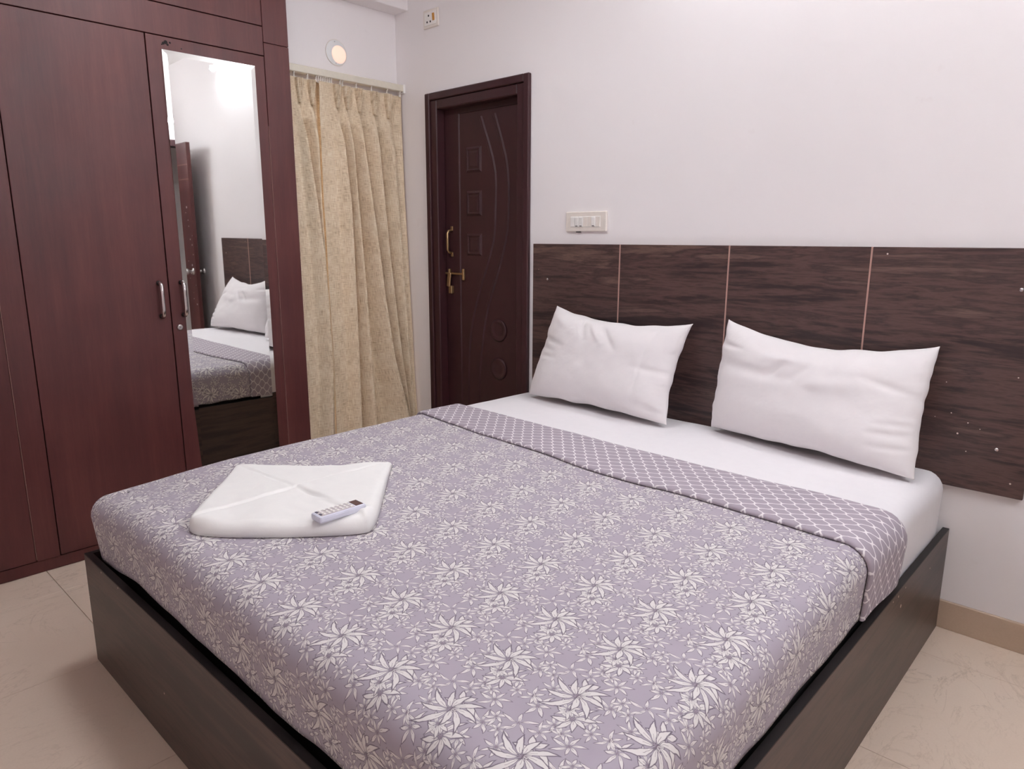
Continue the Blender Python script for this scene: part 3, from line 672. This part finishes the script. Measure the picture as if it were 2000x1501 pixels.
# ------------------------------------------------------------------ pillows
def pillow(name, BLc, BRc, TLc, TRc, dips, front, label, ridges, seam=None, seed=0):
    BLc, BRc, TLc, TRc = map(Vector, (BLc, BRc, TLc, TRc)); n = 64; V = []; F = []
    nrm = ((BRc-BLc).cross(TLc-BLc)).normalized()
    if nrm.y > 0: nrm = -nrm
    dT, dB, dL, dR = dips
    def P(u, v, side):
        ext = lambda w: math.sin(PI*w)**.75 if 0 < w < 1 else 0
        p = BLc*(1-u)*(1-v)+BRc*u*(1-v)+TLc*(1-u)*v+TRc*u*v
        ux = (BRc-BLc).normalized(); vy = (TLc-BLc).normalized()
        p = p - vy*(dT*ext(u)*v**2) + vy*(dB*ext(u)*(1-v)**2) + ux*(dL*ext(v)*(1-u)**2) - ux*(dR*ext(v)*u**2)
        ew = max(0, 1-min(v, 1-v)/.12); p = p + vy*(.007*ew*noise.noise(Vector((u*9+seed, v*2, 5.5)))*ext(u)); ew = max(0, 1-min(u, 1-u)/.12); p = p + ux*(.007*ew*noise.noise(Vector((u*2, v*11+seed, 7.5)))*ext(v))
        t = (max(0, 1-(2*u-1)**4)*max(0, 1-(2*v-1)**4))**.62
        t *= (1-.18*v)
        if side > 0:
            d = front*t
            for (u0, v0, u1, v1, w, amp) in ridges:
                L2 = (u1-u0)**2+(v1-v0)**2; f = max(0, min(1, ((u-u0)*(u1-u0)+(v-v0)*(v1-v0))/L2))
                dist = math.hypot(u-u0-f*(u1-u0), (v-v0-f*(v1-v0))*.6); d += amp*math.exp(-(dist/w)**2)*(.35+.65*math.sin(PI*min(max(f, .04), .96)))*min(1, t*2)
            d += (.006*noise.noise(Vector((u*4+seed, v*3, 0)))+.0022*noise.noise(Vector((u*13+seed, v*8, 3))))*min(1, t*1.6)
            ed = min(u, 1-u)
            d += .0030*math.exp(-(ed/.06)**2)*noise.noise(Vector((seed+u*3, v*26, 9)))*min(1, t*6)
            if seam: d += -.0045*math.exp(-((u-seam-.03*(v-.5))/.008)**2)*min(1, t*2)
            p = p + nrm*d
        else: p = p - nrm*(.05*t)
        p.y = min(p.y, -.0245); p.z = max(p.z, .5795 if p.y < -.03 else .5)
        return p
    for side in (1, -1):
        for i in range(n+1):
            for j in range(n+1): V.append(P(i/n, j/n, side))
    m = n+1; o2 = m*m
    for i in range(n):
        for j in range(n):
            F.append((i*m+j, (i+1)*m+j, (i+1)*m+j+1, i*m+j+1)); F.append((o2+i*m+j, o2+i*m+j+1, o2+(i+1)*m+j+1, o2+(i+1)*m+j))
    bm = bmesh.new(); me = mesh(name, V, F); bm.from_mesh(me); bmesh.ops.remove_doubles(bm, verts=bm.verts, dist=.0002); bmesh.ops.recalc_face_normals(bm, faces=bm.faces); bm.to_mesh(me); bm.free(); smooth(me)
    o = link(name, me, 'pillow'); sd = o.modifiers.new('sub', 'SUBSURF'); sd.levels = 1; sd.render_levels = 1
    return tag(o, label, 'pillow', 'white pillows leaning on the headboard')
pillow('pillow', (1.185, -.185, .582), (1.975, -.228, .582), (1.262, -.075, 1.012), (1.985, -.070, .985), (.045, .012, .012, .03), .105,
       'smaller white pillow leaning on the headboard nearest the dark door',
       [(.30, .97, .38, .72, .02, -.010), (.36, .98, .52, .70, .02, .008), (.44, .97, .62, .66, .02, -.009), (0, .66, .22, .60, .018, -.007), (0, .56, .16, .52, .014, -.005), (.02, .45, .2, .45, .016, -.006), (.78, .50, 1, .47, .02, -.006), (.82, .14, 1, .06, .03, -.012), (.05, .93, .25, .8, .03, .006)], .83, 2.2)
pillow('pillow', (2.108, -.128, .582), (2.880, -.268, .582), (2.122, -.062, 1.016), (2.862, -.060, .985), (.060, .010, .004, .012), .110,
       'larger white pillow leaning on the headboard at the open right side of the bed',
       [(.05, .62, .45, .62, .035, -.010), (.30, .78, .5, .84, .03, .010), (.33, .60, .40, .76, .02, -.012), (.46, .62, .52, .78, .02, -.010), (.5, .60, .75, .64, .04, .008), (.78, .72, 1, .58, .022, -.008), (.84, .28, 1, .30, .015, -.007), (.84, .18, 1, .2, .013, -.006), (0, .78, .16, .80, .014, -.006), (.38, .88, .62, .86, .03, -.006), (.86, .36, 1, .38, .013, -.005)], None, 8.1)

# ------------------------------------------------------------------ folded towel
def towel():
    TL, TR, BRt, BLt = Vector((1.232, -1.665, 0)), Vector((1.580, -1.302, 0)), Vector((1.990, -1.668, 0)), Vector((1.645, -2.012, 0))
    n = 110; V = []; F = []; zb = .5815
    cu, cv = .47, .53
    def sd(u, v, u1, v1):   # signed distance to the diagonal from the centre to a corner
        dx, dy = u1-cu, v1-cv; L = math.hypot(dx, dy); return ((u-cu)*dy-(v-cv)*dx)/L, ((u-cu)*dx+(v-cv)*dy)/L
    def step(x, w=.006): return 1/(1+math.exp(-max(-40, min(40, x/w))))
    SGN = 1
    def hgt(u, v):
        ed = min(u, 1-u, v, 1-v)
        # u: TL->TR side direction, v: near (0) to far (1)
        h = .014 + .024*(1-v)**1.3
        angs = math.atan2(v-cv, u-cu)
        aTL, aTR, aBR, aBL = math.atan2(1-cv, -cu), math.atan2(1-cv, 1-cu), math.atan2(-cv, 1-cu), math.atan2(-cv, -cu)
        # four flaps meeting in the middle, each a layer with its own lift
        r = math.hypot(u-cu, v-cv); w = .012+.02*r
        def flap(a0, a1, ang):
            return step((ang-a0)*r, .0035)*step((a1-ang)*r, .0035)
        top = flap(aTR, aTL, angs); right = flap(aBR, aTR, angs); bot = flap(aBL, aBR, angs)
        left = 1-min(1, top+right+bot)
        h += .0050*top + .0080*right + .000*bot + .0032*left
        s, al = sd(u, v, 1, 0)
        for (cu1, cv1) in ((0, 1), (1, 1), (0, 0)):
            s2, a2 = sd(u, v, cu1, cv1)
            if a2 > 0: h += -.0045*math.exp(-(s2/.009)**2)*min(1, a2/.05)
        if al > 0: h += -.013*math.exp(-((s+SGN*.010)/.011)**2)*math.exp(-((al-.14)/.17)**2)
        h += .004*noise.noise(Vector((u*5, v*5, .4))) + .002*noise.noise(Vector((u*13, v*13, 2.4)))
        h += .008*math.exp(-((u-.10)**2+(v-.06)**2)/.012) + .006*math.exp(-((u-.92)**2+(v-.10)**2)/.008)
        h += -.012*math.exp(-(((u-.90)/.06)**2+((v-.16-.3*(u-.9))/.018)**2))
        k = min(1, ed/(.035+.03*(1-v))); h *= math.sqrt(max(0, 1-(1-k)**2.2))
        return h
    for side in (0, 1):
        for i in range(n+1):
            for j in range(n+1):
                u, v = i/n, j/n
                # cluster samples towards the rim
                u = .5-.5*math.cos(PI*u)*(1-.35*math.sin(PI*u)**2) if False else u
                p = BLt*(1-u)*(1-v)+BRt*u*(1-v)+TL*(1-u)*v+TR*u*v
                c = (TL+TR+BLt+BRt)/4
                cornr = (abs(2*u-1)*abs(2*v-1))**6
                rad = .030 if (u < .5 and v < .5) else (.022 if v < .5 else -.006)
                p = p + (c-p).normalized()*cornr*rad
                edge_in = .034*math.sin(PI*u)*(abs(2*v-1)**4)*(1 if v > .5 else -.4) + .0
                p = p + (c-p).normalized()*edge_in
                z = zb + (hgt(u, v) if side == 0 else 0)
                V.append((p.x, p.y, z))
    m = n+1; o2 = m*m
    for i in range(n):
        for j in range(n):
            F.append((i*m+j, (i+1)*m+j, (i+1)*m+j+1, i*m+j+1)); F.append((o2+i*m+j, o2+i*m+j+1, o2+(i+1)*m+j+1, o2+(i+1)*m+j))
    me = mesh('folded_towel', V, F); bm = bmesh.new(); bm.from_mesh(me); bmesh.ops.remove_doubles(bm, verts=bm.verts, dist=.0001); bmesh.ops.recalc_face_normals(bm, faces=bm.faces); bm.to_mesh(me); bm.free(); smooth(me)
    return tag(link('folded_towel', me, 'towel'), 'white towel folded like an envelope lying on the floral bedspread', 'towel')
towel()

# ------------------------------------------------------------------ remote control
RX, RY, RZ, RA = 1.897, -1.708, .6195, math.radians(-2)
rm = bpy.data.objects.new('remote_control', None); COL.objects.link(rm); rm.location = (RX, RY, RZ); rm.rotation_euler = (0, 0, RA)
tag(rm, 'small pale remote control with brown display lying on the folded towel', 'remote control')
def rpart(name, x0, x1, y0, y1, z0, z1, mat, bev, par=rm, seg=2):
    bm = bmesh.new(); bm_box(bm, x0, x1, y0, y1, z0, z1, bev, seg); o = bpy.data.objects.new(name, fin(bm, name)); COL.objects.link(o); o.data.materials.append(M[mat]); o.parent = par; return o
body = rpart('body', -.024, .024, -.068, .068, .0, .019, 'remote', .006)
rpart('display', -.019, .017, .040, .062, .0185, .0198, 'screen', .0004)
rpart('face_plate', -.019, .019, -.060, .037, .0185, .0194, 'button', .0003)
bme = None
for r in range(7):
    for c in range(3):
        if bme is None:
            bm = bmesh.new(); bm_box(bm, -.0042, .0042, -.0038, .0038, 0, .0022, .0012); bme = fin(bm, 'button'); bme.materials.append(M['ivory2'])
        o = bpy.data.objects.new('button', bme); COL.objects.link(o); o.parent = rm; o.location = (-.012+.012*c, -.048+.0128*r, .0192)
rpart('power_button', -.016, -.006, -.0605, -.0545, .019, .0212, 'buttond', .0015); rpart('power_button', .004, .014, -.0605, -.0545, .019, .0212, 'buttond', .0015)

# ------------------------------------------------------------------ tube lights
tl = thing('tube_light', (2.38, -.03, 2.62), 'white tube light on the wall high above the headboard, seen as glare in the mirror', 'tube light')
box('housing', 1.76, 3.00, -.035, 0, 2.60, 2.64, 'fixture', tl, .004)
cyl('tube', (1.79, -.055, 2.605), (2.97, -.055, 2.605), .014, 'tubeA', tl, 8)
for x in (1.775, 2.985): box('tube_cap', x-.013, x+.013, -.072, -.030, 2.588, 2.632, 'fixture', tl, .003)
tb = thing('tube_light', (XR-.03, -1.25, 2.33), 'white tube light on the side wall above the entrance door', 'tube light')
box('housing', XR-.035, XR, -1.87, -.63, 2.31, 2.35, 'fixture', tb, .004)
cyl('tube', (XR-.055, -1.84, 2.315), (XR-.055, -.66, 2.315), .014, 'tubeB', tb, 8)
for y in (-1.855, -.645): box('tube_cap', XR-.072, XR-.030, y-.013, y+.013, 2.298, 2.342, 'fixture', tb, .003)

cl = thing('added_ceiling_fill', (1.25, -1.40, ZC-.04), 'added round fill light on the ceiling, out of view', 'added fill light')  # invented fixture, added only to even out the room light
lathe('housing', [(.225, 0), (.225, .028), (.217, .032), (.202, .030)], (1.25, -1.40, ZC), (0, 0, -1), 'fixture', cl, 32)
lathe('fill_diffuser', [(.200, .0), (.196, .004), (.14, .010), (.001, .013)], (1.25, -1.40, ZC-.030), (0, 0, -1), 'fill_glow', cl, 16)
